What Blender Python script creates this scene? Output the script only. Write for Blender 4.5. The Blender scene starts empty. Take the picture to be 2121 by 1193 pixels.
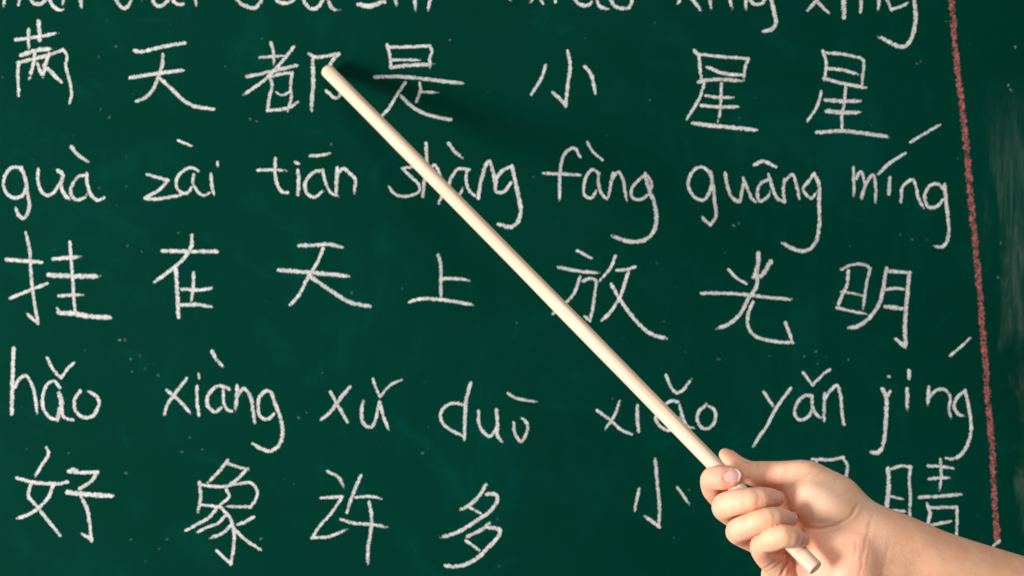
import bpy, math, random
import numpy as np
from mathutils import Vector
from mathutils.bvhtree import BVHTree

random.seed(7)
sc = bpy.context.scene
COL = sc.collection

# ------------------------------------------------------------------ camera
S = 0.00032            # metres on the board per photo pixel
D = 1.20               # camera distance from the board (board is the plane y = 0)
W, H = 2121.0, 1193.0
cam_d = bpy.data.cameras.new('camera')
cam = bpy.data.objects.new('camera', cam_d)
COL.objects.link(cam)
cam.location = (0, -D, 0)
cam.rotation_euler = (math.radians(90), 0, 0)
cam_d.sensor_width = 36
cam_d.lens = 36 * D / (W * S)
cam_d.clip_start = 0.01
cam_d.clip_end = 50
cam_d.dof.use_dof = True
cam_d.dof.focus_distance = D - 0.19
cam_d.dof.aperture_fstop = 9.5
sc.camera = cam

# ------------------------------------------------------------------ light (indoors: one large window at the left, soft room light)
wd = bpy.data.worlds.new('World')
sc.world = wd
wd.use_nodes = True
wd.node_tree.nodes['Background'].inputs[0].default_value = (0.93, 0.96, 1.0, 1)
wd.node_tree.nodes['Background'].inputs[1].default_value = 0.20

def area(name, loc, target, sx, sy, power, color):
    ld = bpy.data.lights.new(name, 'AREA')
    ld.shape = 'RECTANGLE'
    ld.size, ld.size_y = sx, sy
    ld.energy = power
    ld.color = color
    o = bpy.data.objects.new(name, ld)
    COL.objects.link(o)
    o.location = loc
    o.rotation_euler = (Vector(target) - Vector(loc)).to_track_quat('-Z', 'Y').to_euler()
    return o

area('window_light', (-1.87, -1.42, -0.46), (0.0, 0, 0), 0.66, 0.66, 88, (1.0, 0.975, 0.94))
area('room_light', (-0.45, -2.3, 1.9), (0.05, 0, 0), 1.4, 1.0, 44, (1.0, 0.97, 0.94))

sc.view_settings.view_transform = 'Standard'
sc.view_settings.look = 'None'
sc.view_settings.exposure = 0
sc.view_settings.gamma = 1
sc.view_settings.use_curve_mapping = False

# ------------------------------------------------------------------ helpers
def bpt(px, py, off=0.0):
    return ((px - W / 2) * S, -off, (H / 2 - py) * S)

def at(px, py, d):
    """point at distance d (m) in front of the board, seen at photo pixel px,py"""
    k = (D - d) / D
    return np.array([(px - W / 2) * S * k, -d, (H / 2 - py) * S * k])

def link(name, verts, faces, mat, parent=None, smooth=False):
    me = bpy.data.meshes.new(name)
    me.from_pydata([tuple(v) for v in verts], [], [tuple(f) for f in faces])
    me.update()
    if smooth:
        me.shade_smooth()
    me.materials.append(mat)
    o = bpy.data.objects.new(name, me)
    COL.objects.link(o)
    if parent:
        o.parent = parent
    return o

class NT:
    def __init__(self, name):
        self.m = bpy.data.materials.new(name)
        self.m.use_nodes = True
        self.t = self.m.node_tree
        self.b = self.t.nodes['Principled BSDF']
        self.out = self.t.nodes['Material Output']
    def n(self, typ, **kw):
        nd = self.t.nodes.new(typ)
        for k, v in kw.items():
            setattr(nd, k, v)
        return nd
    def l(self, a, b):
        self.t.links.new(a, b)
    def val(self, x, sock):
        if hasattr(x, 'is_linked') or hasattr(x, 'links'):
            self.l(x, sock)
        else:
            sock.default_value = x
    def math(self, op, a, b=0.0, c=0.0, clamp=False):
        nd = self.n('ShaderNodeMath', operation=op, use_clamp=clamp)
        self.val(a, nd.inputs[0]); self.val(b, nd.inputs[1]); self.val(c, nd.inputs[2])
        return nd.outputs[0]
    def ramp(self, x, lo, hi, a=0.0, b=1.0):
        nd = self.n('ShaderNodeMapRange', interpolation_type='SMOOTHSTEP')
        self.val(x, nd.inputs[0])
        for i, v in enumerate((lo, hi, a, b)):
            self.val(v, nd.inputs[i + 1])
        return nd.outputs[0]
    def mix(self, f, a, b):
        nd = self.n('ShaderNodeMix', data_type='RGBA')
        self.val(f, nd.inputs[0])
        for v, s in ((a, nd.inputs[6]), (b, nd.inputs[7])):
            if isinstance(v, tuple):
                s.default_value = (*v, 1)
            else:
                self.l(v, s)
        return nd.outputs[2]
    def obj(self, scale=(1, 1, 1), loc=(0, 0, 0), rot=(0, 0, 0)):
        tc = self.n('ShaderNodeTexCoord')
        mp = self.n('ShaderNodeMapping')
        mp.inputs['Scale'].default_value = scale
        mp.inputs['Location'].default_value = loc
        mp.inputs['Rotation'].default_value = rot
        self.l(tc.outputs['Object'], mp.inputs['Vector'])
        return mp.outputs[0]
    def noise(self, vec, scale, detail=2, rough=0.5, dist=0.0):
        nd = self.n('ShaderNodeTexNoise')
        self.l(vec, nd.inputs['Vector'])
        nd.inputs['Scale'].default_value = scale
        nd.inputs['Detail'].default_value = detail
        nd.inputs['Roughness'].default_value = rough
        nd.inputs['Distortion'].default_value = dist
        return nd.outputs['Fac']
    def bump(self, h, strength, dist):
        nd = self.n('ShaderNodeBump')
        nd.inputs['Strength'].default_value = strength
        nd.inputs['Distance'].default_value = dist
        self.l(h, nd.inputs['Height'])
        return nd.outputs[0]

# ------------------------------------------------------------------ materials
# chalkboard paint: dark green, wiped clean many times, so faint dust clouds and streaks
M = NT('chalkboard_green')
v0 = M.obj()
cloud = M.noise(v0, 7, 5, 0.62, 0.8)
cloud2 = M.noise(M.obj(loc=(3.1, 0, 1.7)), 16, 5, 0.7, 1.5)
wipe_v = M.noise(M.obj(scale=(26, 1, 5), rot=(0, math.radians(9), 0)), 1.3, 6, 0.7, 0.9)
wipe_h = M.noise(M.obj(scale=(4, 1, 34), rot=(0, math.radians(-14), 0)), 1.5, 6, 0.7, 0.9)
rub = M.n('ShaderNodeTexWave', wave_type='RINGS', rings_direction='SPHERICAL')     # arcs left by the eraser
M.l(M.obj(loc=(0.35, 0, 0.42)), rub.inputs['Vector'])
rub.inputs['Scale'].default_value = 7.0; rub.inputs['Distortion'].default_value = 6.0
rub.inputs['Detail'].default_value = 4.0; rub.inputs['Detail Scale'].default_value = 1.6
fine = M.noise(v0, 900, 3, 0.6)
dust = M.math('ADD', M.math('MULTIPLY', M.ramp(cloud, 0.40, 0.74), M.ramp(wipe_v, 0.40, 0.80, 0.25, 1.0)),
              M.math('MULTIPLY', M.math('MULTIPLY', M.ramp(cloud2, 0.46, 0.78), M.ramp(wipe_h, 0.42, 0.80, 0.15, 1.0)), 0.8))
dust = M.math('ADD', dust, M.math('MULTIPLY', M.math('MULTIPLY', M.ramp(rub.outputs['Fac'], 0.55, 1.0), M.ramp(cloud2, 0.46, 0.70)), 0.4))
# erased chalk film at the right of the red line
sep = M.n('ShaderNodeSeparateXYZ'); M.l(v0, sep.inputs[0])
line_x = M.math('MULTIPLY_ADD', sep.outputs[2], -0.10, 0.323)           # slanting left limit of the film
edge_n = M.noise(M.obj(scale=(1, 1, 0.35)), 60, 4, 0.65, 0.6)
smear = M.ramp(M.math('ADD', M.math('SUBTRACT', sep.outputs[0], line_x), M.math('MULTIPLY', M.math('SUBTRACT', edge_n, 0.5), 0.05)), -0.002, 0.012)
smear_z = M.math('MAXIMUM', M.ramp(sep.outputs[2], 0.15, 0.06), 0.0)
streak = M.noise(M.obj(scale=(150, 1, 16), rot=(0, math.radians(4), 0)), 1.0, 6, 0.72, 1.2)
film = M.math('MULTIPLY', M.math('MULTIPLY', smear, smear_z), M.ramp(streak, 0.35, 0.72, 0.10, 1.0))
c0 = M.mix(M.math('MULTIPLY', dust, 0.36, clamp=True), (0.0000, 0.0270, 0.0165), (0.0015, 0.060, 0.050))
c1 = M.mix(M.math('MULTIPLY', film, 0.075, clamp=True), c0, (0.46, 0.60, 0.52))
c2 = M.mix(M.math('MULTIPLY', M.ramp(fine, 0.45, 0.8), 0.05, clamp=True), c1, (0.008, 0.10, 0.07))
M.l(c2, M.b.inputs['Base Color'])
M.b.inputs['Roughness'].default_value = 0.55
M.b.inputs['Specular IOR Level'].default_value = 0.012
M.l(M.bump(M.math('ADD', M.math('MULTIPLY', fine, 0.5), M.noise(v0, 260, 2, 0.5)), 0.10, 0.0004), M.b.inputs['Normal'])
BOARD = M.m

def chalk_mat(name, ca, cb, lo, hi, grain=1150.0, cover=0.0, blotch=0.35):
    """dry chalk dragged over a rough board: solid along the middle of a line, broken towards its edges and tails"""
    M = NT(name)
    v = M.obj()
    n1 = M.noise(v, grain, 2, 0.6)
    n2 = M.noise(v, grain * 0.34, 2, 0.5)
    g = M.math('ADD', M.math('MULTIPLY', n1, 0.62), M.math('MULTIPLY', n2, 0.38))
    at_ = M.n('ShaderNodeAttribute', attribute_name='chalk')
    sp = M.n('ShaderNodeSeparateColor'); M.l(at_.outputs['Color'], sp.inputs[0])
    edge, press = sp.outputs[0], sp.outputs[1]           # 0 centre .. 1 rim ; pressure
    e3 = M.math('POWER', edge, 2.6)
    thr = M.math('ADD', M.math('MULTIPLY', e3, hi - lo), M.math('ADD', M.math('MULTIPLY', M.math('SUBTRACT', 1.0, press), 0.36), lo - cover))
    a = M.ramp(M.math('SUBTRACT', g, thr), -0.035, 0.05)
    a = M.math('MULTIPLY', a, M.ramp(edge, 1.0, 0.86))
    a = M.math('MULTIPLY', a, M.ramp(press, 0.0, 0.7, 0.30, 0.98))
    a = M.math('MULTIPLY', a, M.math('SUBTRACT', 1.0, sp.outputs[2]))
    bl = M.ramp(M.noise(v, 330, 4, 0.65, 0.4), 0.38, 0.62)
    k = M.math('MULTIPLY', M.ramp(g, 0.34, 0.60), M.math('MULTIPLY_ADD', bl, blotch, 1 - blotch))
    M.l(M.mix(k, cb, ca), M.b.inputs['Base Color'])
    M.b.inputs['Roughness'].default_value = 0.95
    M.b.inputs['Specular IOR Level'].default_value = 0.1
    M.l(a, M.b.inputs['Alpha'])
    M.l(M.bump(g, 0.5, 0.0004), M.b.inputs['Normal'])
    return M.m
CHALK = chalk_mat('white_chalk', (0.66, 0.64, 0.61), (0.30, 0.305, 0.29), 0.27, 0.86, 1000.0, 0.0, 0.45)
DUST = chalk_mat('chalk_dust', (0.40, 0.50, 0.45), (0.22, 0.32, 0.28), 0.15, 0.90, 700)
PINK = chalk_mat('pink_chalk', (0.44, 0.108, 0.112), (0.105, 0.060, 0.048), 0.40, 0.60, 620, 0.0, 0.95)

# pale peeled wood, grain along the stick (local z)
# (dark vessels run lengthwise)
M = NT('pale_wood')
g1 = M.noise(M.obj(scale=(900, 900, 9)), 1.0, 5, 0.6, 0.3)
g2 = M.noise(M.obj(scale=(260, 260, 14)), 1.0, 3, 0.5)
c = M.mix(M.ramp(g1, 0.35, 0.72), (0.67, 0.475, 0.325), (0.83, 0.66, 0.505))
c = M.mix(M.math('MULTIPLY', M.ramp(g2, 0.60, 0.80), 0.45), c, (0.50, 0.31, 0.16))
g3 = M.noise(M.obj(scale=(620, 620, 11), loc=(0.3, 0.1, 0)), 1.0, 2, 0.5)
c = M.mix(M.math('MULTIPLY', M.ramp(g3, 0.66, 0.72), 0.55), c, (0.42, 0.25, 0.12))
M.l(c, M.b.inputs['Base Color'])
M.b.inputs['Roughness'].default_value = 0.58
M.b.inputs['Specular IOR Level'].default_value = 0.35
M.b.inputs['Subsurface Weight'].default_value = 0.0
M.l(M.bump(g1, 0.35, 0.0003), M.b.inputs['Normal'])
WOOD = M.m

M = NT('skin')
at_ = M.n('ShaderNodeAttribute', attribute_name='tone')
sp = M.n('ShaderNodeSeparateColor'); M.l(at_.outputs['Color'], sp.inputs[0])
v = M.obj()
mott = M.noise(v, 130, 4, 0.55)
pore = M.n('ShaderNodeTexVoronoi'); M.l(v, pore.inputs['Vector']); pore.inputs['Scale'].default_value = 1500
c = M.mix(M.ramp(mott, 0.3, 0.7), (0.89, 0.515, 0.33), (0.83, 0.435, 0.265))
c = M.mix(sp.outputs[0], c, (0.84, 0.315, 0.235))       # flushed skin
c = M.mix(sp.outputs[1], c, (0.85, 0.58, 0.42))         # pale skin of the palm
c = M.mix(sp.outputs[2], c, (0.42, 0.20, 0.12))         # folds of the skin, their shade painted in brown
M.l(c, M.b.inputs['Base Color'])
M.b.inputs['Subsurface Weight'].default_value = 0.45
M.b.inputs['Subsurface Radius'].default_value = (1.0, 0.36, 0.20)
M.b.inputs['Subsurface Scale'].default_value = 0.0021
M.b.inputs['Roughness'].default_value = 0.50
M.b.inputs['Specular IOR Level'].default_value = 0.38
wr = M.noise(M.obj(scale=(1.0, 1.0, 2.6), rot=(0, math.radians(35), 0)), 190, 5, 0.68, 1.2)
hh = M.math('ADD', M.math('MULTIPLY', pore.outputs['Distance'], 0.7), M.noise(M.obj(scale=(1, 1, 1.6)), 700, 3, 0.6))
hh = M.math('ADD', hh, M.math('MULTIPLY', wr, 1.5))
M.l(M.bump(hh, 0.30, 0.0004), M.b.inputs['Normal'])
SKIN = M.m

M = NT('fingernail')
at_ = M.n('ShaderNodeAttribute', attribute_name='tone')
sp = M.n('ShaderNodeSeparateColor'); M.l(at_.outputs['Color'], sp.inputs[0])
c = M.mix(sp.outputs[0], (0.82, 0.45, 0.385), (0.93, 0.86, 0.78))
c = M.mix(sp.outputs[1], c, (0.76, 0.40, 0.31))  # darker pink for the three inner nails, their shade put in as colour
M.l(c, M.b.inputs['Base Color'])
M.b.inputs['Roughness'].default_value = 0.38
NAIL = M.m

# ------------------------------------------------------------------ chalkboard
board = bpy.data.objects.new('chalkboard', None)
COL.objects.link(board)
board.location = (0, 0, 0)
board['label'] = 'dark green chalkboard covered in white handwritten Chinese characters and pinyin, behind the wooden stick'
board['category'] = 'chalkboard'
bx, bz, th = 0.62, 0.42, 0.012
vs = [(x, y, z) for y in (0, th) for x, z in ((-bx, -bz), (bx, -bz), (bx, bz), (-bx, bz))]
fs = [(0, 1, 2, 3), (7, 6, 5, 4), (0, 4, 5, 1), (1, 5, 6, 2), (2, 6, 7, 3), (3, 7, 4, 0)]
link('board_panel', vs, fs, BOARD, board)

# ---- the writing. x,y in a 3.924x enlargement of the photo, each block from its own corner.
# 'name|label' starts a mark; a line is a stroke: [wNN] points; '/' a sharp corner (a new pull of the chalk).
F = 540.0 / 2119.0
WRITING = r'''
@0,0
P word cut by the top edge, first from the left
w42 55,-150 50,-60 35,0 30,50
w38 50,-90 95,-130 140,-90 155,0 150,40
w42 370,-110 290,-120 245,-50 260,15 310,38 360,15 395,-50
w42 380,-110 395,-30 430,50 480,82 512,80
w36 525,-130 520,-50 512,35
w42 530,-100 590,-140 640,-90 655,0 660,62
P word cut by the top edge, second from the left
w42 930,-180 930,-60 960,30 1005,72 1040,55 1070,0
w36 1120,-160 1145,-80 1152,5
w42 1370,-120 1300,-120 1240,-50 1250,20 1285,55 1340,35 1390,-40
w42 1370,-130 1390,-40 1420,25 1465,42 1485,35
w36 1530,-120 1560,-100 1580,-20 1598,48
C character with a grass-like top and a scribbled-over centre
w38 130,325 250,310 330,300 470,270
w38 235,245 230,320 235,398
w48 312,180 320,250 322,328
w50 175,452 300,412 430,397
w36 430,440 510,410 / 515,405 545,460 535,530 570,680 582,760 566,842
w40 145,512 260,488 430,448
w38 155,510 145,600 150,690 152,780
w42 285,440 270,530 238,648
w40 400,440 370,520 350,545
w38 305,520 345,630
w42 375,510 350,628
w44 360,540 420,592 495,670
w30 300,470 420,440
C tian, upper row, beside the scribbled character
w42 1095,415 1135,425 1300,388 1500,352
w42 1060,635 1200,612 1300,597 1485,575
w40 1325,450 1320,530 1290,620 1250,720 1190,790 1110,825
w42 1300,640 1400,730 1480,810 1580,865 1735,890
@500,0
P dou at the top edge, cut by the photo
w42 60,-120 -20,-80 -40,-10 10,40 110,68 160,10
w42 180,-200 165,-80 160,20
w40 350,-110 280,-60 290,10 350,32 420,5 440,-60
w42 490,-110 505,0 545,62 600,75 655,20 690,-60
w42 690,-60 720,40 750,80 800,88
P shi at the top edge, cut by the photo
w40 1080,-110 1030,-60 1150,-20 1165,20
w54 955,40 1040,55 1110,35
w40 1100,30 1170,15
w46 1240,-200 1245,-60 1260,55
w44 1260,-60 1340,-100 1400,-40 1415,92
w46 1545,-80 1535,0 1515,85
C dou, the one the tip of the stick touches
w36 240,350 260,430 262,535
w32 150,470 260,462 350,455
w38 425,385 360,470 280,560 180,660 15,775
w40 45,625 200,595 320,565 450,535
w38 235,640 250,700 225,800 215,900 / 215,900 290,895 380,880 460,832
w36 235,628 330,602 412,595 / 412,595 400,700 405,800 375,905
w30 285,755 320,775 400,750
w40 550,440 600,468 790,440 / 785,445 720,540 800,650 810,760 770,800 690,740
w46 580,480 585,650 575,800 567,912
C shi, under the shadow of the stick
w36 1185,370 1210,470 1215,570
w36 1190,385 1350,385 1530,375 / 1530,378 1550,420 1530,480 1530,560
w30 1220,490 1450,490
w42 1215,552 1350,535 1560,525
w42 1085,630 1250,625 1450,640 1620,662 1795,680
w36 1330,675 1260,780 1200,880 1145,940
w34 1450,680 1455,740 1420,830
w30 1450,750 1600,755
w42 1300,785 1400,880 1550,945 1700,975
@1000,0
P xiao at the top edge, cut by the photo
w36 130,-110 180,-30 235,8
w36 480,-100 380,30 
w36 430,-60 490,32
w36 590,-80 590,18
w40 880,-100 790,-90 745,-20 785,38 860,45 900,-10
w40 890,-100 920,-20 955,60 1020,78
w42 1120,-90 1040,-40 1060,40 1130,72 1190,60 1212,0 1180,-70
C xiao, upper row, left of the two star characters
w36 510,535 480,630 395,770
w40 690,420 710,540 690,700 675,862 / 675,855 620,800 570,755
w42 830,545 880,610 915,760
@1400,0
P first xing at the top edge, cut by the photo
w38 110,-150 60,-60 30,5 10,52
w40 40,-120 90,-60 150,20 200,85
w38 280,-70 278,0 285,80
w38 420,-110 440,0 457,82
w36 470,-40 520,-110 560,-60 568,78
w40 700,-90 620,-80 600,-10 640,38 700,30 745,-40
w44 755,-90 780,20 800,110 815,190 / 815,195 780,240 710,260
P second xing at the top edge, cut by the photo
w42 1260,-130 1180,-40 1130,25 1070,85
w38 1060,-110 1130,-10 1180,50 1248,115
w58 1370,-60 1362,50 1365,140
w40 1480,-110 1505,-20 1500,100
w40 1510,-60 1570,-120 1630,-60 1650,10 1640,90
w36 1820,-100 1730,-110 1712,-20 1750,85 / 1750,80 1830,55 1910,15
w46 1900,-130 1935,0 1945,180 1900,340 1840,385 1740,350 1640,295
C xing, upper row, the wider of the two star characters
w40 150,415 185,460 195,560 210,655
w36 190,445 400,467 590,480 / 588,480 565,540 550,665
w40 255,550 390,600 540,612
w42 185,670 240,655 400,650 550,665
w36 230,680 190,800 90,970
w34 370,680 365,800 360,900 340,1000
w34 245,780 340,795 470,795
w38 205,860 330,870 500,872
w46 140,1005 300,1025 450,1038 655,1060
C xing, upper row, the one nearest the pink line
w36 1195,420 1220,500 1215,600 1205,660
w36 1215,432 1350,442 1500,475 / 1500,475 1525,500 1520,600 1510,690
w38 1245,560 1370,575 1490,612
w40 1205,640 1350,680 1540,715
w34 1180,750 1150,860 1070,985
w34 1380,715 1370,820 1350,940 1350,1050
w44 1215,815 1350,825 1495,825
w48 1225,905 1350,918 1495,915
w44 1145,1080 1350,1067 1500,1082 1730,1115
@0,260
P gua, at the left edge above the hanging character
w40 205,420 165,350 105,342 45,400 28,480 60,560 130,590 190,562 212,500
w40 175,345 205,430 222,540 240,640 222,720 190,755 150,728 130,675
w38 310,360 310,450 340,540 390,570 450,530 495,450
w46 475,370 510,400 495,480 530,570 580,610
w38 700,405 640,415 590,480 575,550 610,600 680,592 715,550
w38 705,390 710,480 740,560 790,608 845,590
w42 580,175 640,245 725,300
P zai, pinyin with a short falling stroke high above it
w38 1200,400 1290,425 1365,448 / 1365,450 1300,520 1180,590 / 1180,592 1240,600 1370,585 1475,565
w36 1610,370 1560,345 1490,370 1440,430 1435,500 1480,550 1530,545 1570,480
w34 1575,400 1570,470 1610,540 1660,570 1700,550
w38 1715,400 1725,500 1745,585
w30 1768,300 1772,335
w30 1450,125 1560,170
@500,260
P tian, pinyin at the left of the stick
w38 275,270 275,400 300,500 340,545 375,545
w34 135,365 250,362 370,370
w46 460,370 465,460 460,560
w36 440,300 468,314
w36 560,248 640,245 715,230
w40 660,370 600,375 540,430 515,500 550,568 600,580 670,530
w36 660,365 680,450 720,540 790,580
w44 780,350 775,430 770,540
w40 780,395 830,350 880,390 920,430 920,550
P shang, pinyin crossed by the stick
w34 1410,335 1310,350 / 1310,352 1360,400 1440,480 1450,530 1380,570 1300,575 1240,550 1200,500
w42 1500,150 1505,280 1490,420 1475,575
w36 1500,430 1570,325 1620,420 1640,540 1605,630
w36 1850,360 1760,355 1710,420 1690,480 1700,560 1760,570 1810,500
w34 1830,370 1830,470 1860,540 1895,570
w42 1925,590 1950,440 1995,310 2015,295 2045,380 2075,540
w38 1685,150 1730,210 1795,265
w40 2190,335 2122,370 2072,440 2072,540 2130,540 2190,470
w46 2200,335 2225,450 2252,580 2270,700 2245,785 2192,825 2092,805
@1000,260
P fang, pinyin with a long hooked tail
w36 790,255 745,185 680,215 640,300 625,450 625,615
w36 495,390 630,395 790,405
w36 945,390 890,360 840,420 820,500 830,570 880,590 930,520
w36 940,390 940,470 970,560 1010,600
w36 1060,390 1040,480 1022,580
w36 1040,460 1100,380 1140,440 1155,540 1175,625
w36 1320,405 1260,450 1210,520 1220,590 1290,600 1345,560
w46 1320,395 1345,500 1392,630 1410,740 1390,860 1310,932 1200,945 1110,920 1050,895
w30 1340,410 1372,470 1368,530
w32 850,140 890,210 975,285
P guang, pinyin with an arched mark over it
w38 1860,410 1800,345 1740,345 1680,420 1672,500 1720,580 1790,608 1840,550 1860,450
w40 1850,380 1870,480 1885,620 1895,740 1850,808 / 1850,805 1815,780 1780,742
w40 1970,390 1990,500 2030,590 2080,620 2105,540 2120,440
w38 2118,430 2155,525 2205,615 2252,622
w36 2320,440 2262,470 2232,535 2252,615 2312,585 2340,530
w38 2322,402 2352,500 2392,592 2452,622
w38 2452,440 2442,522 2452,622
w36 2452,455 2517,402 2552,500 2577,622
w36 2692,392 2642,462 2602,522 2672,592 2712,540
w44 2697,402 2732,482 2732,632 2737,782 2712,932 2662,1002 2592,1022 2512,997 2437,957
w42 2210,320 2272,292 2377,337
@1500,230
P ming, pinyin, nearest the pink line in its row
w36 1050,460 1055,600 1055,690
w34 1070,550 1110,495 1142,600 1120,710
w36 1115,700 1160,580 1210,520 1230,620 1230,740
w42 1345,545 1338,675
w36 1435,740 1455,610 1530,560 1560,620 1575,700 1620,790
w40 1790,640 1730,592 1660,620 1630,700 1660,780 1720,780 1780,722
w42 1792,600 1800,700 1815,850 1825,980 1800,1080 1760,1105 1700,1100
w38 1255,510 1340,430 1470,345
w34 1515,255 1620,190 1750,115
@0,460
C gua, hanging, at the left edge
w38 210,90 240,220 255,450 280,650 308,820 / 308,815 255,780 212,730
w44 55,305 150,312 335,325
w38 85,620 200,570 385,500
w38 568,165 578,290 590,450 600,600 610,720
w48 435,300 540,290 655,285
w54 400,430 600,440 820,440
w38 480,600 600,592 685,590
w56 480,735 620,747 750,768 890,775
w28 465,700 490,732
C zai, second from the left edge in its row
w42 1560,110 1555,200 1500,290 1400,380 1255,488
w44 1320,235 1540,240 1760,240
w48 1430,390 1440,550 1450,770
w38 1575,415 1570,520 1555,650
w38 1480,545 1640,550 1715,535
w40 1470,675 1600,670 1730,690
@500,460
C tian, middle row, left of the character for above
w42 470,190 600,190 700,180 815,205
w38 665,215 610,340 540,450 470,590 400,670
w46 305,390 560,410 870,440
w46 560,440 700,540 880,650 1045,685
C shang, the character for above
w38 1600,270 1620,350 1622,480 1620,620
w36 1640,460 1760,460 1850,475
w40 1370,650 1450,625 1620,630 1870,670
@1000,480
C fang, partly covered by the stick
w34 770,155 885,215
w38 615,290 780,320 950,335
w36 790,370 740,500 660,590 570,665
w36 815,400 870,380 920,400 910,500 890,640 870,722 / 870,720 830,690
w34 1078,195 1040,290 950,400
w36 1090,315 1160,310 1235,285
w40 1180,330 1150,430 1120,520 1040,650 955,730
w42 1045,430 1110,540 1200,670 1300,780 1380,835 1490,865
@1400,480
C guang, with two heavy strokes at its top
w34 430,310 500,380 570,420
w50 670,178 665,280 630,370
w52 770,245 730,310 680,380
w44 665,320 650,450 590,540 520,670 430,750 330,790
w38 210,500 400,500 560,510 720,530 940,550
w38 625,570 585,680 590,780 650,850 800,890 950,900
w38 890,740 920,820 948,905
C ming, bright, lower right of the pinyin ming
w34 1345,305 1450,265 1540,270 1580,300 / 1578,300 1550,420 1520,640
w40 1400,320 1390,430 1340,540 1310,620
w30 1345,490 1440,500 1510,518
w34 1310,615 1400,640 1545,668
w46 1710,300 1690,430 1650,590 1560,710 1470,770 1410,780
w40 1715,320 1800,325 1915,335
w46 1900,335 1885,450 1870,620 1860,800 1872,950
w44 1860,930 1785,872
w36 1690,470 1800,460 1880,475
w50 1705,610 1850,625
@0,690
P hao, at the left edge
w46 112,125 105,300 100,480 95,650
w38 118,440 160,370 210,345 260,420 290,540 300,650
w38 485,440 440,390 390,410 350,500 350,600 400,680 460,702
w52 480,490 500,560 482,640 468,700
w36 500,600 520,680 595,705
w42 650,470 610,530 610,620 670,680 740,680 790,620 805,550 770,500 700,465
w34 385,200 430,290 495,362 / 500,362 540,300 600,240
@300,720
P xiang, pinyin in the lower pinyin row
w40 340,250 240,380 185,460 160,540
w40 180,345 280,430 380,540
w38 425,315 425,440 440,545
w32 438,215 440,248
w42 685,335 620,310 560,330 510,400 510,470 570,520 635,475
w34 640,340 640,440 670,500 705,515
w42 750,310 745,420 735,515
w40 758,385 800,330 860,400 880,520 895,605
w40 1030,365 990,350 940,390 920,470 940,560 1000,580 1060,530
w42 1030,370 1070,480 1110,600 1120,700 1090,790 1020,838 950,820 880,780
w42 548,30 590,105 650,165
P xu, pinyin with a wide tick over it
w42 1665,320 1560,450 1500,530 1435,580
w38 1510,360 1570,470 1645,600
w38 1775,435 1760,530 1780,620 1840,645 1870,600 1895,500 1905,440
w38 1910,440 1940,560 1985,670
w32 1855,255 1880,330 1910,395 / 1912,395 2000,300 2085,260
@860,720
P duo, pinyin with a line high over its last letter
w42 450,290 415,420 405,560 400,740
w36 400,465 320,450 240,480 205,550 230,620 310,680 400,720
w38 515,515 520,620 560,690 610,718 650,670 662,640
w40 660,505 670,640 665,700 710,775
w36 800,610 810,690 860,762 900,700 915,640 890,590 850,560
w32 755,370 810,405 990,440
P xiao, pinyin crossed by the stick near the hand
w34 1480,510 1590,590 1680,670 1760,700
w32 1660,435 1620,550 1545,660
w40 1805,470 1805,560 1815,680
w36 2134,440 2084,430 2024,470 1974,520 1954,570 1994,640 2074,670 2144,620 2154,560
w34 2149,470 2174,560 2214,640 2264,650
w38 2364,460 2304,520 2294,590 2334,650 2394,650 2439,580 2434,510 2374,465
w34 2039,225 2084,330 2124,370 / 2126,370 2174,345 2244,255
@1540,690
P yan, pinyin above the hand
w36 166,480 246,600
w38 381,448 266,608 186,758 116,858 81,918
w38 546,508 496,508 436,568 416,658 466,705 536,665 556,598
w36 556,508 566,618 616,680 656,690
w38 660,490 655,600 655,710
w38 660,530 720,450 760,425 790,520 800,640 815,740
w34 485,320 560,420 / 562,420 640,340 700,295
P jing, pinyin, nearest the pink line in its row
w46 1130,455 1160,520 1160,650 1150,800 1125,930 1090,970 1040,965
w30 1190,470 1168,520
w34 1175,350 1185,352
w46 1330,455 1330,620
w42 1345,305 1345,365
w42 1505,440 1500,520 1495,590
w36 1510,520 1570,460 1640,460 1680,520 1670,620 1690,700
w38 1800,465 1730,530 1712,600 1750,660 1815,672
w40 1802,470 1830,600 1850,740 1830,880 1770,980 1710,1018 1650,1012
w32 1680,180 1760,115 1840,40
@0,889
C hao, bottom row at the left edge
w38 380,150 395,200 340,290 280,390
w40 250,450 230,540 280,600 400,750 490,860
w42 140,395 280,430 480,440 550,425
w40 430,450 400,540 310,640 230,690 145,720
w42 560,340 650,350 790,345 / 792,352 740,420 650,480
w46 590,325 620,330
w54 550,510 700,525 940,540
w40 660,545 710,650 730,780 745,900 / 742,895 700,865 665,845
@380,889
C xiang, the many-legged character in the bottom row
w36 360,250 290,340 190,440
w34 360,275 430,300 535,330
w36 520,320 440,400 350,470
w38 130,430 140,540 120,665
w34 150,450 300,465 450,440 550,435 600,500 580,580 540,630 / 545,628 420,625 330,625
w32 140,610 270,625
w38 350,490 372,540 290,620
w38 290,620 200,720 100,775 20,820
w34 340,700 280,760 200,790 100,840
w38 395,770 320,840 215,882
w38 300,630 380,720 410,830 410,930 385,1092 / 382,1085 320,1030 270,985
w38 400,790 500,890 625,975
w40 570,710 500,750 440,770
C xu, bottom row, right of the many-legged character
w34 1170,340 1260,390 1310,480
w34 1120,555 1200,550 1290,545 / 1290,548 1200,680 1110,780 1045,880 / 1050,878 1180,870 1325,810
w40 1440,375 1380,520 1330,670
w32 1400,550 1540,545 1625,570
w36 1280,730 1380,760 1520,770 1665,795
w40 1510,590 1530,720 1520,850 1500,960 1500,1085
@860,889
C duo, bottom row, two slanting halves stacked
w42 575,450 510,550 430,620 365,650
w44 585,525 650,525 670,560 620,650 500,740 330,840 200,875
w30 430,625 530,680
w40 600,760 560,800 425,870
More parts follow.
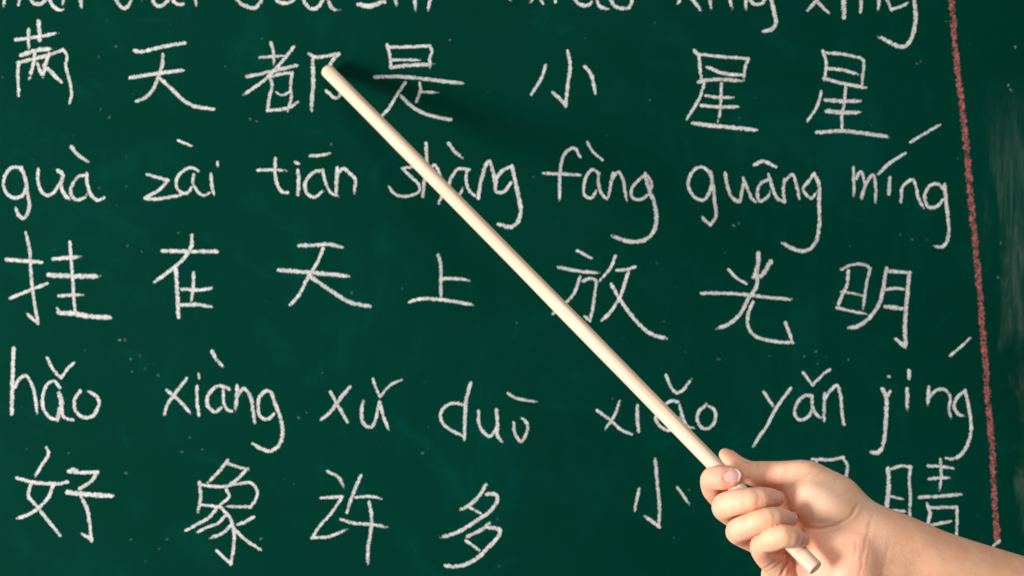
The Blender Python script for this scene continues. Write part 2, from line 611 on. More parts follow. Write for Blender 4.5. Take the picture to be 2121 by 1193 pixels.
w46 600,795 680,810 690,840 600,950 480,1060 350,1110 250,1105
w34 410,900 520,980
C xiao, bottom row, left of the hand
w38 1950,245 1970,450 1985,640 1980,780
w42 1983,790 1925,745 1870,705
w36 1820,485 1800,570 1785,655
w34 2131,470 2175,530 2225,605
@1581,889
C yan, mostly hidden behind the hand
w36 400,240 550,245 650,225 / 648,228 682,290 670,400 655,620 640,700
w34 420,420 640,400
w34 430,250 420,700
w34 420,560 650,560
C jing, partly hidden behind the wrist
w50 1015,320 1020,450 1005,620 1000,760
w36 1040,320 1120,295 1200,305 / 1198,305 1185,400 1195,540 1190,690 1195,800
w30 1030,540 1140,568
w30 1050,655 1170,665
w34 1340,295 1440,300 1540,315
w36 1440,245 1445,370 1430,500
w36 1350,400 1515,390
w38 1270,550 1450,540 1625,525
w38 1330,600 1355,680 1340,750 1330,940
w36 1340,635 1460,632 1570,630 / 1570,632 1575,740 1570,840 1568,960
w36 1370,775 1520,745
'''

def catmull(P, step):
    P = [np.array(p, float) for p in P]
    if len(P) == 2:
        n = max(2, int(np.linalg.norm(P[1] - P[0]) / step))
        return [P[0] + (P[1] - P[0]) * i / n for i in range(n + 1)]
    Q = [2 * P[0] - P[1]] + P + [2 * P[-1] - P[-2]]
    out = []
    for i in range(1, len(Q) - 2):
        p0, p1, p2, p3 = Q[i - 1:i + 3]
        t0 = 0.0
        t1 = t0 + max(1e-6, np.linalg.norm(p1 - p0) ** 0.5)
        t2 = t1 + max(1e-6, np.linalg.norm(p2 - p1) ** 0.5)
        t3 = t2 + max(1e-6, np.linalg.norm(p3 - p2) ** 0.5)
        n = max(1, int(np.linalg.norm(p2 - p1) / step))
        for k in range(n):
            t = t1 + (t2 - t1) * k / n
            A1 = (t1 - t) / (t1 - t0) * p0 + (t - t0) / (t1 - t0) * p1
            A2 = (t2 - t) / (t2 - t1) * p1 + (t - t1) / (t2 - t1) * p2
            A3 = (t3 - t) / (t3 - t2) * p2 + (t - t2) / (t3 - t2) * p3
            B1 = (t2 - t) / (t2 - t0) * A1 + (t - t0) / (t2 - t0) * A2
            B2 = (t3 - t) / (t3 - t1) * A2 + (t - t1) / (t3 - t1) * A3
            out.append((t2 - t) / (t2 - t1) * B1 + (t - t1) / (t2 - t1) * B2)
    out.append(P[-1])
    return out

ACROSS = 7
layer = [0]
def ribbon(V, Fc, A, pts, w, off, p0=1.0, p1=0.55, wob=0.10, fade=0.0):
    """one pull of the chalk; pts in photo pixels"""
    c = catmull(pts, 1.3)
    n = len(c)
    L = n * 1.3
    base = len(V)
    ph = random.uniform(0, 99)
    tl = min(0.35, 16.0 / L)
    # rounded caps: extend half a width at either end
    d0 = c[0] - c[1]; d0 /= max(1e-6, np.linalg.norm(d0))
    d1 = c[-1] - c[-2]; d1 /= max(1e-6, np.linalg.norm(d1))
    cap = w * 0.42
    c = [c[0] + d0 * cap, c[0] + d0 * cap * 0.66, c[0] + d0 * cap * 0.33] + c + \
        [c[-1] + d1 * cap * 0.33, c[-1] + d1 * cap * 0.66, c[-1] + d1 * cap]
    capw = {0: 0.30, 1: 0.72, 2: 0.93, n + 3: 0.93, n + 4: 0.72, n + 5: 0.30}
    for i in range(n + 6):
        a = c[max(0, i - 1)]; b = c[min(n + 5, i + 1)]
        t = b - a
        t /= max(1e-6, np.linalg.norm(t))
        nrm = np.array([-t[1], t[0]])
        s = i / (n + 5)
        ww = w * (1 + wob * math.sin(i * 0.43 + ph) * math.sin(i * 0.171 + ph * 2) + random.uniform(-0.06, 0.06))
        ww *= capw.get(i, 1.0)
        sh = random.uniform(-0.05, 0.05) * w
        pr = 0.93 + 0.07 * math.sin(i * 0.11 + ph)
        if s < tl * 0.5:
            pr *= p0 + (1 - p0) * s / (tl * 0.5)
        if s > 1 - tl:
            pr *= p1 + (1 - p1) * (1 - s) / tl
        for j in range(ACROSS):
            v = -1 + 2 * j / (ACROSS - 1)
            q = c[i] + nrm * (v * ww * 0.5 + sh)
            V.append(bpt(q[0], q[1], off))
            e = max(abs(v), 1 - capw[i] if i in capw and capw[i] < 0.5 else 0)
            A.append((e, max(0, min(1, pr)), fade, 1))
    for i in range(n + 5):
        for j in range(ACROSS - 1):
            k = base + i * ACROSS + j
            Fc.append((k, k + ACROSS, k + ACROSS + 1, k + 1))

def chalk_obj(name, label, V, Fc, A, mat):
    o = link(name, V, Fc, mat, board)
    ca = o.data.color_attributes.new('chalk', 'FLOAT_COLOR', 'POINT')
    ca.data.foreach_set('color', np.array(A, dtype=np.float32).ravel())
    o['label'] = label
    return o

def write_all():
    org = (0, 0); name = None; V = Fc = A = None
    def flush():
        if name:
            chalk_obj(name, label, V, Fc, A, CHALK)
    label = ''
    k = 0
    for ln in WRITING.strip().splitlines():
        ln = ln.strip()
        if ln[0] == '@':
            flush(); name = None
            org = tuple(float(t) for t in ln[1:].split(','))
        elif ln[0] in 'PC':
            flush()
            name = 'pinyin_word' if ln[0] == 'P' else 'chinese_character'
            label = 'white chalk ' + ('pinyin word ' if ln[0] == 'P' else 'Chinese character ') + ln[2:]
            V, Fc, A = [], [], []
            k = 0
        else:
            tok = ln.split()
            w = float(tok[0][1:]) * F * 0.97
            pieces = ' '.join(tok[1:]).split('/')
            for pi, pc in enumerate(pieces):
                pts = []
                for t in pc.split():
                    x, y = t.split(',')
                    pts.append((org[0] + float(x) * F, org[1] + float(y) * F))
                k += 1
                last = pi == len(pieces) - 1
                ribbon(V, Fc, A, pts, w, 0.00010 + 0.00002 * k, 0.92 if pi == 0 else 1.0,
                       random.choice((0.1, 0.35, 0.6, 0.8)) if last else 1.0, 0.10, random.choice((0.0, 0.02, 0.06, 0.12)))
    flush()
write_all()

# the pink ruled line, drawn in two uneven passes
V, Fc, A = [], [], []
red = [(1967, -60), (1971, 0), (1978, 100), (1987, 180), (1994, 240), (2003, 320), (2011, 420), (2021, 520), (2030, 620),
       (2040, 740), (2047, 840), (2054, 920), (2058, 1000), (2062, 1070), (2066, 1122)]
ribbon(V, Fc, A, red, 15.5, 0.00012, 1, 0.8, 0.14)
ribbon(V, Fc, A, [(x + 2.0, y) for x, y in red], 11, 0.00016, 1, 0.8, 0.3)
o = chalk_obj('pink_line', 'pink chalk line ruled downwards at the right of the writing', V, Fc, A, PINK)
V, Fc, A = [], [], []
ribbon(V, Fc, A, [(2058, 1129), (2064, 1124), (2070, 1119)], 9, 0.0003, 0.8, 0.6)
chalk_obj('chalk_tick', 'short pale chalk tick across the foot of the pink line', V, Fc, A, CHALK)

# loose chalk specks and half-wiped crumbs
V, Fc, A = [], [], []
specks = [(240, 97, .35), (205, 120, .2), (467, 137, .25), (208, 226, .25), (227, 243, .25), (518, 247, .3), (532, 252, .4),
          (686, 300, .3), (932, 83, .6), (1346, 208, .35), (1531, 245, .2), (1519, 467, .75), (1530, 463, .3), (1888, 496, .3),
          (1907, 128, .25), (249, 704, .7), (259, 705, .25), (176, 725, .2), (270, 743, .35), (274, 770, .3), (300, 763, .25),
          (327, 776, .3), (394, 905, .3), (375, 935, .3), (418, 930, .35), (618, 864, .4), (635, 855, .35), (539, 1116, .4),
          (668, 771, .25), (1376, 666, .45), (1360, 545, .25), (1593, 737, .3), (1665, 738, .3), (1691, 728, .35), (1757, 744, .35),
          (1694, 752, .3), (1920, 496, .2), (1904, 1175, 0), (55, 930, .25), (143, 937, .25), (260, 979, .3), (270, 1117, .3),
          (347, 1115, .3), (328, 1136, .25), (1428, 1015, .3), (1395, 1112, .2), (1069, 668, .3), (833, 598, .35), (729, 607, .3),
          (1268, 826, .25), (1490, 744, .25), (2103, 100, .6), (1960, 45, .35), (1900, 133, .3), (2088, 178, .75), (2092, 186, .6),
          (2073, 505, .5), (2068, 575, .35), (874, 938, .35), (1930, 265, .3), (262, 386, .25), (207, 390, .3), (264, 510, .3),
          (293, 521, .3), (371, 482, .25), (1450, 204, .3), (1030, 1075, .2), (1760, 510, .2), (1865, 486, .3), (1103, 367, .35)]
for _ in range(70):
    specks.append((random.uniform(-100, 2200), random.uniform(-60, 1250), random.uniform(0.04, 0.15)))
for i, (x, y, p) in enumerate(specks):
    if p <= 0: continue
    a = random.uniform(0, 6.28); l = random.uniform(0.8, 4.0) * (0.5 + p)
    ribbon(V, Fc, A, [(x, y), (x + l * math.cos(a), y + l * math.sin(a))], random.uniform(3.0, 6.5), 0.00006 + 0.0000002 * i, 0.8, 0.6, 0.2, 1 - min(0.8, p * 0.48))
o = chalk_obj('chalk_specks', 'loose crumbs and specks of chalk dust on the board', V, Fc, A, DUST)
o['kind'] = 'stuff'

# ------------------------------------------------------------------ wooden pointer
TIP = at(676, 145, 0.0065)
END = at(1690, 1177, 0.224)
axis = END - TIP
LEN = float(np.linalg.norm(axis))
ax = axis / LEN
R0 = 0.00445
def stick_r(s):
    return R0 * (1.0 - 0.015 * s / LEN + 0.012 * math.sin(s * 31) + 0.008 * math.sin(s * 77 + 1))
V, Fc = [], []
NS = 40
rings = []
prof = [(0.0, 0.0), (0.0, 0.55), (0.0, 0.82), (0.0004, 0.93), (0.0012, 0.99)]
n = 150
for i in range(n + 1):
    prof.append((0.002 + (LEN - 0.0027) * i / n, 1.0))
prof += [(LEN - 0.0003, 0.97), (LEN, 0.90), (LEN, 0.5), (LEN, 0.0)]
rs = random.Random(3)
for s, k in prof:
    bend = 0.0005 * math.sin(s / LEN * math.pi)
    for j in range(NS):
        a = 2 * math.pi * j / NS
        r = stick_r(s) * k * (1 + 0.012 * math.sin(3 * a + 6 * s) + 0.010 * math.sin(2 * a + 47 * s + 1.3 * math.sin(19 * s)) + 0.006 * math.sin(5 * a - 90 * s + 2 * math.sin(33 * s)))
        # a long split in the butt end
        cr = math.exp(-((a - 3.9) / 0.07) ** 2) * max(0.0, (s - LEN + 0.035) / 0.035) * 0.10
        r *= 1 - cr
        V.append((r * math.cos(a), r * math.sin(a) + bend, s))
for i in range(len(prof) - 1):
    for j in range(NS):
        k = i * NS + j; k2 = i * NS + (j + 1) % NS
        Fc.append((k, k2, k2 + NS, k + NS))
st = link('wooden_pointer', V, Fc, WOOD, None, True)
st.location = TIP
st.rotation_euler = Vector(ax).to_track_quat('Z', 'Y').to_euler()
st['label'] = 'long pale round wooden stick held in the hand, its tip on the chalkboard'
st['category'] = 'pointer'

# ------------------------------------------------------------------ hand and forearm, one closed skin grown from a distance field
Z = 0.25484
def u(x, y, d):                       # enlargement from photo corner (1240, 889)
    return at(1240 + x * Z, 889 + y * Z, d)
def rr(r, d):                         # radius given in enlarged pixels -> metres
    return r * Z * S * (D - d) / D

def smin(a, b, k):
    h = np.clip(0.5 + 0.5 * (b - a) / k, 0, 1)
    return b + (a - b) * h - k * h * (1 - h)

def hand_chains():
    C = {}
    C['index'] = [(1330, 720, .156, 110), (1130, 670, .157, 100), (965, 530, .166, 92), (925, 468, .178, 93), (932, 395, .189, 97), (1010, 392, .1945, 101), (1068, 390, .1946, 97), (1096, 386, .1950, 82)]
    C['middle'] = [(1420, 880, .170, 110), (1230, 770, .172, 104), (1060, 670, .182, 103), (1028, 622, .195, 108), (1120, 592, .206, 107), (1230, 575, .209, 104), (1310, 562, .208, 98), (1390, 558, .2045, 84), (1448, 560, .200, 66)]
    C['ring'] = [(1500, 1040, .182, 112), (1330, 930, .183, 104), (1170, 855, .193, 100), (1136, 822, .205, 103), (1230, 778, .216, 99), (1330, 742, .219, 98), (1420, 722, .218, 95), (1505, 722, .2135, 79), (1560, 730, .210, 60)]
    C['pinky'] = [(1600, 1280, .192, 120), (1490, 1140, .196, 110), (1370, 1030, .203, 103), (1330, 940, .213, 100), (1405, 895, .2215, 100), (1500, 868, .2255, 100), (1590, 880, .2235, 84), (1650, 896, .2205, 62)]
    C['thumb'] = [(1030, 205, .1665, 54), (1062, 232, .167, 68), (1130, 290, .170, 76), (1230, 352, .175, 98), (1310, 364, .178, 107), (1420, 367, .181, 110), (1560, 384, .184, 133), (1690, 430, .186, 180), (1850, 570, .188, 225)]
    C['web'] = [(1300, 560, .164, 90), (1450, 520, .172, 110), (1600, 540, .180, 130), (1750, 600, .185, 160)]
    return C

def field(P):
    """P: (N,3) float32 -> signed distance of the skin"""
    def seg(P, a, b, ra, rb):
        ab = b - a
        t = np.clip(((P - a) @ ab) / float(ab @ ab), 0, 1)
        d = P - a - t[:, None] * ab
        return np.sqrt((d * d).sum(1)) - (ra + t * (rb - ra))
    def tube(pts, sub=4):
        q = catmull([np.array([*u(x, y, d), rr(r, d)]) for x, y, d, r in pts], 0.003)
        out = np.full(len(P), 1.0, np.float32)
        q = np.array(q, np.float32)
        lo = q[:, :3].min(0) - 0.03; hi = q[:, :3].max(0) + 0.03
        m = np.all((P > lo) & (P < hi), axis=1)
        Pm = P[m]
        dm = np.full(len(Pm), 1.0, np.float32)
        if len(Pm) == 0: return out
        for i in range(len(q) - 1):
            dm = np.minimum(dm, seg(Pm, q[i, :3], q[i + 1, :3], q[i, 3], q[i + 1, 3]))
        out[m] = dm
        return out
    def ell(c, ax1, r, deg):
        """ellipsoid; ax1: unused, r = radii along (image x, image y, depth) in metres, rotated by deg clockwise in the image"""
        q = P - c
        a = math.radians(deg)
        X = q[:, 0] * math.cos(a) - q[:, 2] * math.sin(a)
        Y = q[:, 0] * math.sin(a) + q[:, 2] * math.cos(a)
        k0 = np.sqrt((X / r[0]) ** 2 + (Y / r[1]) ** 2 + (q[:, 1] / r[2]) ** 2)
        k1 = np.sqrt((X / r[0] ** 2) ** 2 + (Y / r[1] ** 2) ** 2 + (q[:, 1] / r[2] ** 2) ** 2)
        return k0 * (k0 - 1) / np.maximum(k1, 1e-6)
    C = hand_chains()
    fing = [tube(C[k]) for k in ('index', 'middle', 'ring', 'pinky')]
    thumb = tube(C['thumb'])
    # palm behind the curled fingers
    palm = tube([(1330, 720, .160, 130), (1600, 760, .172, 160), (1900, 820, .182, 200), (2180, 960, .190, 220)])
    palm = smin(palm, tube([(1420, 880, .172, 130), (1700, 930, .180, 170), (2180, 1000, .190, 220)]), 0.006)
    palm = smin(palm, tube([(1600, 1300, .186, 140), (1800, 1250, .192, 190), (2000, 1180, .196, 230), (2250, 1130, .194, 240)]), 0.006)
    palm = smin(palm, ell(u(1800, 600, .190), 0, (rr(300, .19), rr(205, .19), 0.0205), 33), 0.005)      # ball of the thumb
    palm = smin(palm, ell(u(2030, 1130, .197), 0, (rr(270, .19), rr(330, .19), 0.023), 10), 0.005)       # heel under the little finger
    palm = smin(palm, tube(C['web']), 0.005)
    palm = smin(palm, tube([(1440, 1180, .188, 120), (1640, 1120, .191, 150), (1850, 1080, .193, 180)]), 0.005)
    palm = smin(palm, ell(u(1870, 930, .192), 0, (rr(200, .19), rr(230, .19), 0.019), 0), 0.006)
    hand = smin(palm, thumb, 0.0035)
    # forearm, slightly flattened
    arm = tube([(1960, 668, .190, 225), (2162, 815, .191, 238), (2441, 936, .190, 250), (2735, 1078, .187, 265), (3370, 1310, .178, 295), (4200, 1610, .165, 350), (5000, 1900, .15, 400)])
    arm = smin(arm, tube([(2100, 1250, .196, 220), (2600, 1350, .192, 230), (3300, 1620, .180, 260), (4200, 1980, .166, 310), (5000, 2300, .15, 340)]), 0.02)
    hand = smin(hand, arm, 0.012)
    f = fing[0]
    for g in fing[1:]:
        f = smin(f, g, 0.0005) + 0.0008 * np.exp(-((f - g) / 0.0008) ** 2)       # flesh pressed together leaves a groove
    hand = smin(hand, f, 0.0010) + 0.0004 * np.exp(-((hand - f) / 0.0008) ** 2)
    # room for the stick
    ap = TIP.astype(np.float32); bp = (END + ax * 0.02).astype(np.float32)
    stick = seg(P, ap, bp, R0 * 1.0, R0 * 1.0)
    hand = -smin(-hand, stick, 0.0006)
    return hand

def build_skin(vox):
    lo = np.array([u(700, 0, .23)[0], -0.262, -0.26]); hi = np.array([0.40, -0.128, u(0, 60, .17)[2]])
    nx, ny, nz = [int(math.ceil(v)) for v in (hi - lo) / vox]
    xs = (lo[0] + vox * np.arange(nx)).astype(np.float32)
    ys = (lo[1] + vox * np.arange(ny)).astype(np.float32)
    zs = (lo[2] + vox * np.arange(nz)).astype(np.float32)
    G = np.empty((nx, ny, nz), np.float32)
    # coarse pass first: only blocks near the skin are worked out in full
    ch = 8
    bx_, by_, bz_ = [int(math.ceil(v / ch)) for v in (nx, ny, nz)]
    cen = [lo[k] + vox * (np.arange(b) * ch + (ch - 1) / 2) for k, b in enumerate((bx_, by_, bz_))]
    X, Y, Zz = np.meshgrid(*[c.astype(np.float32) for c in cen], indexing='ij')
    cf = field(np.stack([X.ravel(), Y.ravel(), Zz.ravel()], 1)).reshape(X.shape)
    big = np.repeat(np.repeat(np.repeat(cf, ch, 0), ch, 1), ch, 2)[:nx, :ny, :nz]
    G[:] = big
    ids = np.argwhere(np.abs(big) < vox * ch * 1.25)
    for k in range(0, len(ids), 400000):
        q = ids[k:k + 400000]
        P = np.stack([xs[q[:, 0]], ys[q[:, 1]], zs[q[:, 2]]], 1)
        G[q[:, 0], q[:, 1], q[:, 2]] = field(P)
    G = np.nan_to_num(G, nan=1.0)
    # cap at the borders so the skin is closed
    G[0] = G[-1] = np.maximum(G[0], 1e-3)
    for sl in ((slice(None), 0), (slice(None), -1), (slice(None), slice(None), 0), (slice(None), slice(None), -1), (0,), (-1,)):
        G[sl] = np.maximum(G[sl], 1e-3)
    # surface nets
    inside = G < 0
    acc = np.zeros((nx - 1, ny - 1, nz - 1, 3), np.float32)
    cnt = np.zeros((nx - 1, ny - 1, nz - 1), np.float32)
    def corner(dx, dy, dz, A):
        return A[dx:nx - 1 + dx, dy:ny - 1 + dy, dz:nz - 1 + dz]
    E = []
    for a in ((0, 0, 0), (1, 0, 0), (0, 1, 0), (0, 0, 1), (1, 1, 0), (1, 0, 1), (0, 1, 1)):
        for d in range(3):
            if a[d] == 0:
                b = list(a); b[d] = 1
                E.append((a, tuple(b), d))
    for a, b, d in E:
        ga, gb = corner(*a, G), corner(*b, G)
        m = (ga < 0) != (gb < 0)
        t = np.where(m, ga / np.where(m, ga - gb, 1), 0)
        for q in range(3):
            val = a[q] + (t if q == d else 0)
            acc[..., q] += np.where(m, val, 0)
        cnt += m
    act = cnt > 0
    idx = -np.ones(act.shape, np.int64)
    ii = np.argwhere(act)
    idx[act] = np.arange(len(ii))
    vert = (ii + acc[act] / cnt[act][:, None]) * vox + lo
    quads = []
    for d in range(3):
        o1, o2 = [(1, 2), (2, 0), (0, 1)][d]
        sl0 = [slice(None)] * 3; sl1 = [slice(None)] * 3
        sl0[d] = slice(0, -1); sl1[d] = slice(1, None)
        A0 = inside[tuple(sl0)]; A1 = inside[tuple(sl1)]
        cr = np.argwhere(A0 != A1)
        sgn = A0[tuple(cr.T)]
        ok = (cr[:, o1] > 0) & (cr[:, o2] > 0) & (cr[:, o1] < act.shape[o1]) & (cr[:, o2] < act.shape[o2]) & (cr[:, d] < act.shape[d])
        cr, sgn = cr[ok], sgn[ok]
        def cell(a, b):
            c = cr.copy(); c[:, o1] -= a; c[:, o2] -= b
            return idx[tuple(c.T)]
        q = np.stack([cell(1, 1), cell(0, 1), cell(0, 0), cell(1, 0)], 1)
        q[~sgn] = q[~sgn][:, ::-1]
        quads.append(q)
    quads = np.concatenate(quads)
    quads = quads[(quads >= 0).all(1)]
    return vert, quads

VOX = 0.00075
vert, quads = build_skin(VOX)

def laplace(vert, quads, it, lam=0.5):
    e = np.concatenate([quads[:, [0, 1]], quads[:, [1, 2]], quads[:, [2, 3]], quads[:, [3, 0]]])
    n = len(vert)
    deg = np.bincount(e[:, 0], minlength=n) + np.bincount(e[:, 1], minlength=n)
    deg = np.maximum(deg, 1)
    for k in range(it):
        s = np.stack([np.bincount(e[:, 0], weights=vert[e[:, 1], c], minlength=n) + np.bincount(e[:, 1], weights=vert[e[:, 0], c], minlength=n) for c in range(3)], 1)
        l = s / deg[:, None] - vert
        vert = vert + l * (lam if k % 2 == 0 else -lam * 1.02)
    return vert
vert = laplace(vert, quads, 8)

def normals(vert, quads):
    a, b, c, d = (vert[quads[:, i]] for i in range(4))
    fn = np.cross(c - a, d - b)
    vn = np.stack([sum(np.bincount(quads[:, i], weights=fn[:, k], minlength=len(vert)) for i in range(4)) for k in range(3)], 1)
    return vn / np.maximum(np.linalg.norm(vn, axis=1), 1e-12)[:, None]
vn = normals(vert, quads)
if vn[np.argmin(vert[:, 1])][1] > 0:            # nearest vertex must face the viewer
    quads = quads[:, ::-1]; vn = -vn

def to_u(vert):                                 # where a skin point lies in the enlarged drawing
    k = D / (D + vert[:, 1])
    return np.stack([(vert[:, 0] * k / S + W / 2 - 1240) / Z, (H / 2 - vert[:, 2] * k / S - 889) / Z], 1)

UV = to_u(vert)
front = np.clip(-vn[:, 1] * 3.0 + 0.15, 0, 1)
tone = np.zeros((len(vert), 4), np.float32); tone[:, 3] = 1
near = -vert[:, 1]

def poly_dist(pts, step=6):
    c = np.array(catmull(pts, step))
    m = (UV[:, 0] > c[:, 0].min() - 60) & (UV[:, 0] < c[:, 0].max() + 60) & (UV[:, 1] > c[:, 1].min() - 60) & (UV[:, 1] < c[:, 1].max() + 60) & (front > 0)
    ids = np.nonzero(m)[0]
    if len(ids) == 0:
        return ids, ids, ids
    d = np.full(len(ids), 1e9); tt = np.zeros(len(ids))
    for i in range(len(c) - 1):
        a, b = c[i], c[i + 1]
        ab = b - a
        t = np.clip(((UV[ids] - a) @ ab) / max(1e-9, ab @ ab), 0, 1)
        dd = np.linalg.norm(UV[ids] - a - t[:, None] * ab, axis=1)
        w = dd < d
        d = np.where(w, dd, d); tt = np.where(w, (i + t) / (len(c) - 1), tt)
    return ids, d, tt

disp = np.zeros(len(vert))
def crease(pts, width, depth, dark, dmin=0.0, dmax=1.0):
    """a fold of the skin: width in enlarged px, depth in mm"""
    ids, d, t = poly_dist(pts)
    if len(ids) == 0: return
    fade = np.minimum(1, np.minimum(t, 1 - t) * 6 + 0.25) * front[ids]
    fade = fade * ((near[ids] > dmin) & (near[ids] < dmax))
    g = np.exp(-(d / width) ** 2)
    disp[ids] -= depth * 0.001 * (g - 0.35 * np.exp(-((d - width * 2.0) / (width * 1.1)) ** 2)) * fade
    tone[ids, 2] = np.maximum(tone[ids, 2], dark * np.exp(-(d / (width * 0.8)) ** 2) * fade)  # darkens the colour along the fold in place of its shade

# lines of the palm and wrist  (x + 1338 turns the right-hand drawing into this one)
crease([(1520, 500), (1600, 420), (1690, 365), (1760, 335)], 9, 0.20, 0.22)
crease([(1640, 770), (1730, 803), (1860, 798), (1950, 765), (2050, 700), (2110, 600)], 13, 0.42, 0.24)
crease([(2232, 690), (2200, 780), (2195, 830), (2172, 900), (2165, 960), (2138, 1040), (2140, 1100), (2120, 1180), (2130, 1250)], 15, 0.20, 0.24)
crease([(2230, 780), (2205, 900), (2190, 1050), (2150, 1200)], 11, 0.08, 0.14)
crease([(2370, 880), (2345, 990), (2320, 1100), (2290, 1230)], 16, 0.10, 0.10)
crease([(2095, 880), (2090, 960), (2075, 1060)], 8, 0.20, 0.12)
crease([(2120, 600), (2060, 650), (1990, 690)], 8, 0.18, 0.16)
crease([(2100, 450), (2030, 500), (1960, 540)], 7, 0.12, 0.10)
crease([(1850, 390), (1800, 430), (1760, 460)], 6, 0.10, 0.10)
crease([(1980, 470), (1920, 500), (1850, 540)], 6, 0.10, 0.10)
crease([(1900, 800), (1850, 870), (1820, 960)], 9, 0.20, 0.10)
# thumb joint
crease([(1258, 245), (1282, 270), (1290, 300)], 8, 0.30, 0.30)
crease([(1292, 252), (1302, 275), (1300, 300)], 6, 0.20, 0.20)
crease([(1150, 240), (1185, 262), (1240, 262)], 9, 0.30, 0.20)
# little finger folds
crease([(1345, 1005), (1400, 1008), (1460, 995), (1530, 962)], 12, 0.7, 0.30)
crease([(1345, 1135), (1400, 1095), (1450, 1058)], 9, 0.35, 0.28)
crease([(1355, 1155), (1420, 1130), (1480, 1070)], 7, 0.25, 0.18)
crease([(1535, 985), (1530, 1060), (1505, 1130), (1480, 1200)], 12, 0.8, 0.30)
crease([(1300, 1050), (1330, 1090)], 7, 0.2, 0.15)
# faint joint lines on the other fingers
for px, py, a_, b_ in ((1300, 520, 8, 50), (1322, 525, 6, 40), (1425, 655, 10, 45), (1445, 660, 6, 40), (1520, 800, 12, 50), (1540, 805, 6, 40),
                       (1060, 345, 5, 60), (960, 330, -4, 60), (1100, 600, -6, 60), (1190, 750, -4, 60)):
    crease([(px, py), (px + a_, py + b_)], 6, 0.16, 0.18)
crease([(1285, 500), (1300, 550), (1290, 610)], 14, 0.10, 0.05)
crease([(1400, 660), (1425, 700), (1420, 750)], 12, 0.10, 0.05)
crease([(1130, 930), (1180, 915), (1235, 905)], 12, 0.25, 0.10)

def blush(x, y, r, amt, ch=0):
    g = np.exp(-(((UV[:, 0] - x) ** 2 + (UV[:, 1] - y) ** 2) / r ** 2)) * amt * (near > 0.15)
    tone[:, ch] = np.clip(np.maximum(tone[:, ch], g), 0, 1)
blush(990, 420, 120, 0.75); blush(930, 350, 80, 0.45); blush(1120, 450, 60, 0.55)
blush(1440, 540, 60, 0.55); blush(1590, 700, 70, 0.6); blush(1670, 860, 60, 0.55)
blush(1180, 930, 90, 0.35); blush(1120, 640, 80, 0.15); blush(1340, 1060, 110, 0.35)
blush(1620, 1120, 150, 0.55); blush(1880, 1080, 140, 0.50); blush(1080, 230, 70, 0.25)
blush(1400, 430, 120, 0.25); blush(2150, 1000, 160, 0.22); blush(1760, 900, 110, 0.35); blush(2010, 1180, 120, 0.4)
blush(1800, 560, 230, 0.75, 1); blush(2230, 640, 150, 0.55, 1); blush(1050, 600, 110, 0.35, 1); blush(2300, 900, 160, 0.25, 1)

# seats of the nails: (cuticle, free edge, half width), enlarged px
NAILS = [((1008, 398), (1148, 360), 52, 'broad pale nail of the forefinger, pointing right', 0.0),
         ((1400, 545), (1478, 548), 40, None, 0.25),
         ((1530, 690), (1612, 712), 38, None, 0.25),
         ((1632, 842), (1700, 872), 33, None, 0.25)]
def nail_xy(N, a, b):
    """a 0..1 cuticle to free edge, b -1..1 across"""
    p, q, hw = np.array(N[0], float), np.array(N[1], float), N[2]
    t = q - p; L = np.linalg.norm(t); t /= L
    n = np.array([-t[1], t[0]])
    aa = a
    # round cuticle end, gently rounded free end
    back = 0.30 * (b * b) * (1 - a)
    fr = 0.20 * (b * b) * a
    wv = 0.86 + 0.14 * math.sin(min(1, a * 1.6) * math.pi / 2)
    return p + t * L * (a + back - fr) + n * b * hw * wv
for N in NAILS:
    ring = [tuple(nail_xy(N, 0.6, -1)), tuple(nail_xy(N, 0.35, -1)), tuple(nail_xy(N, 0.05, -0.8)), tuple(nail_xy(N, 0, 0)),
            tuple(nail_xy(N, 0.05, 0.8)), tuple(nail_xy(N, 0.35, 1)), tuple(nail_xy(N, 0.6, 1))]
    crease(ring, 9, 0.30 if N[3] else 0.15, 0.18 if N[3] else 0.06)
vert = vert + vn * disp[:, None]
vert = laplace(vert, quads, 2)

person = bpy.data.objects.new('person', None)
COL.objects.link(person)
base = at(2121, 1250, .18)
person.location = base
person['label'] = 'bare hand and forearm reaching in from the lower right, fist closed round the wooden stick'
person['category'] = 'person'
arm_o = link('arm', vert - base, quads.tolist(), SKIN, person, True)
ca = arm_o.data.color_attributes.new('tone', 'FLOAT_COLOR', 'POINT')
ca.data.foreach_set('color', tone.ravel())

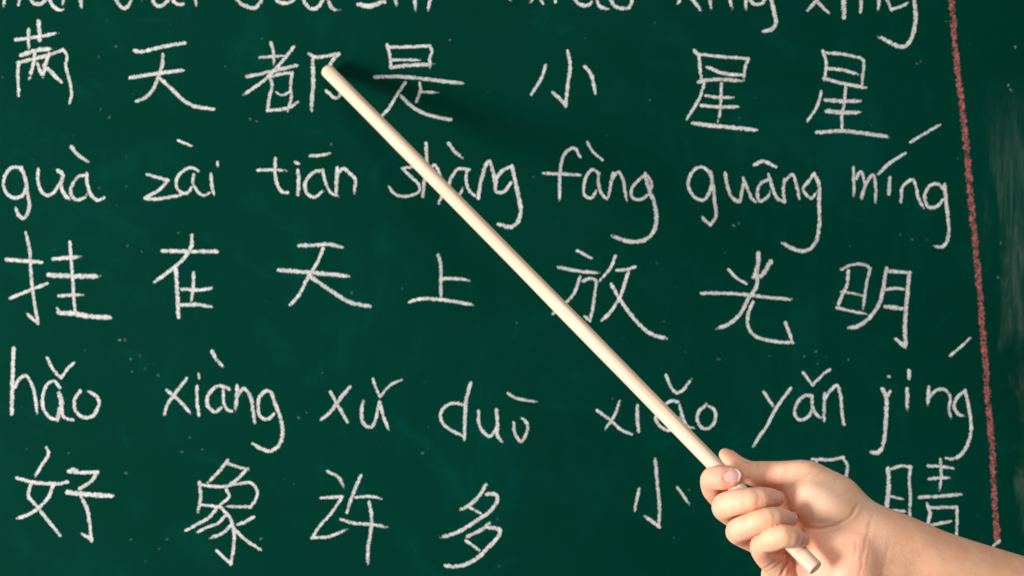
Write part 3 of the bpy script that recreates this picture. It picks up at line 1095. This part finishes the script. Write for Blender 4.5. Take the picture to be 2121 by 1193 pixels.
bvh = BVHTree.FromPolygons([tuple(v) for v in vert], [tuple(int(i) for i in q) for q in quads])
NA, NB = 16, 15
for N in NAILS:
    V, Fc, T = [], [], []
    for i in range(NA + 1):
        for j in range(NB + 1):
            a, b = i / NA, -1 + 2 * j / NB
            x, y = nail_xy(N, a, b)
            p1 = Vector(u(x, y, 0.3)); p0 = Vector(u(x, y, 0.1))
            hit, nr, _, _ = bvh.ray_cast(p1, (p0 - p1).normalized())
            if hit is None:
                hit = Vector(u(x, y, 0.19)); nr = Vector((0, -1, 0))
            if nr.y > 0: nr = -nr
            V.append(np.array(hit)); T.append((a, b, nr))
    P = np.array(V).reshape(NA + 1, NB + 1, 3)
    Nn = np.array([tuple(t[2]) for t in T]).reshape(NA + 1, NB + 1, 3)
    for _ in range(6):                               # a nail is smoother than the skin below it
        Q = P.copy(); Q[1:-1, 1:-1] = (P[2:, 1:-1] + P[:-2, 1:-1] + P[1:-1, 2:] + P[1:-1, :-2]) / 4; P = Q
        Q = Nn.copy(); Q[1:-1, 1:-1] = (Nn[2:, 1:-1] + Nn[:-2, 1:-1] + Nn[1:-1, 2:] + Nn[1:-1, :-2]) / 4; Nn = Q
    mean_n = Nn.reshape(-1, 3).mean(0); mean_n /= np.linalg.norm(mean_n)
    top, tn = [], []
    for i in range(NA + 1):
        for j in range(NB + 1):
            a, b = i / NA, -1 + 2 * j / NB
            lift = 0.00022 * (1 - b ** 4) + 0.00005 + 0.00008 * a * (1 - b * b) - 0.0003 * (1 - a) ** 6
            top.append(P[i, j] + mean_n * lift)
            w = max(0.0, (a - 0.90 + 0.03 * b * b) / 0.06)
            tn.append((min(1, w) * (0.9 if N[3] else 0.35), N[4] * 3, 0, 1))
    nt = len(top)
    V = top + [p - mean_n * 0.0006 for p in top]
    for i in range(NA):
        for j in range(NB):
            k = i * (NB + 1) + j
            Fc.append((k, k + 1, k + NB + 2, k + NB + 1))
            Fc.append((nt + k, nt + k + NB + 1, nt + k + NB + 2, nt + k + 1))
    rim = [j for j in range(NB + 1)] + [i * (NB + 1) + NB for i in range(1, NA + 1)] + [NA * (NB + 1) + j for j in range(NB - 1, -1, -1)] + [i * (NB + 1) for i in range(NA - 1, 0, -1)]
    for a_, b_ in zip(rim, rim[1:] + rim[:1]):
        Fc.append((a_, b_, nt + b_, nt + a_))
    a_, b_, c_ = V[Fc[0][0]], V[Fc[0][1]], V[Fc[0][3]]
    if np.dot(np.cross(np.array(b_) - a_, np.array(c_) - a_), mean_n) < 0:
        Fc = [f[::-1] for f in Fc]
    o = link('fingernail', np.array(V) - base, Fc, NAIL, arm_o, True)
    ca = o.data.color_attributes.new('tone', 'FLOAT_COLOR', 'POINT')
    ca.data.foreach_set('color', np.array(tn + tn, dtype=np.float32).ravel())
    if N[3]: o['label'] = N[3]
print('skin', len(vert), len(quads))
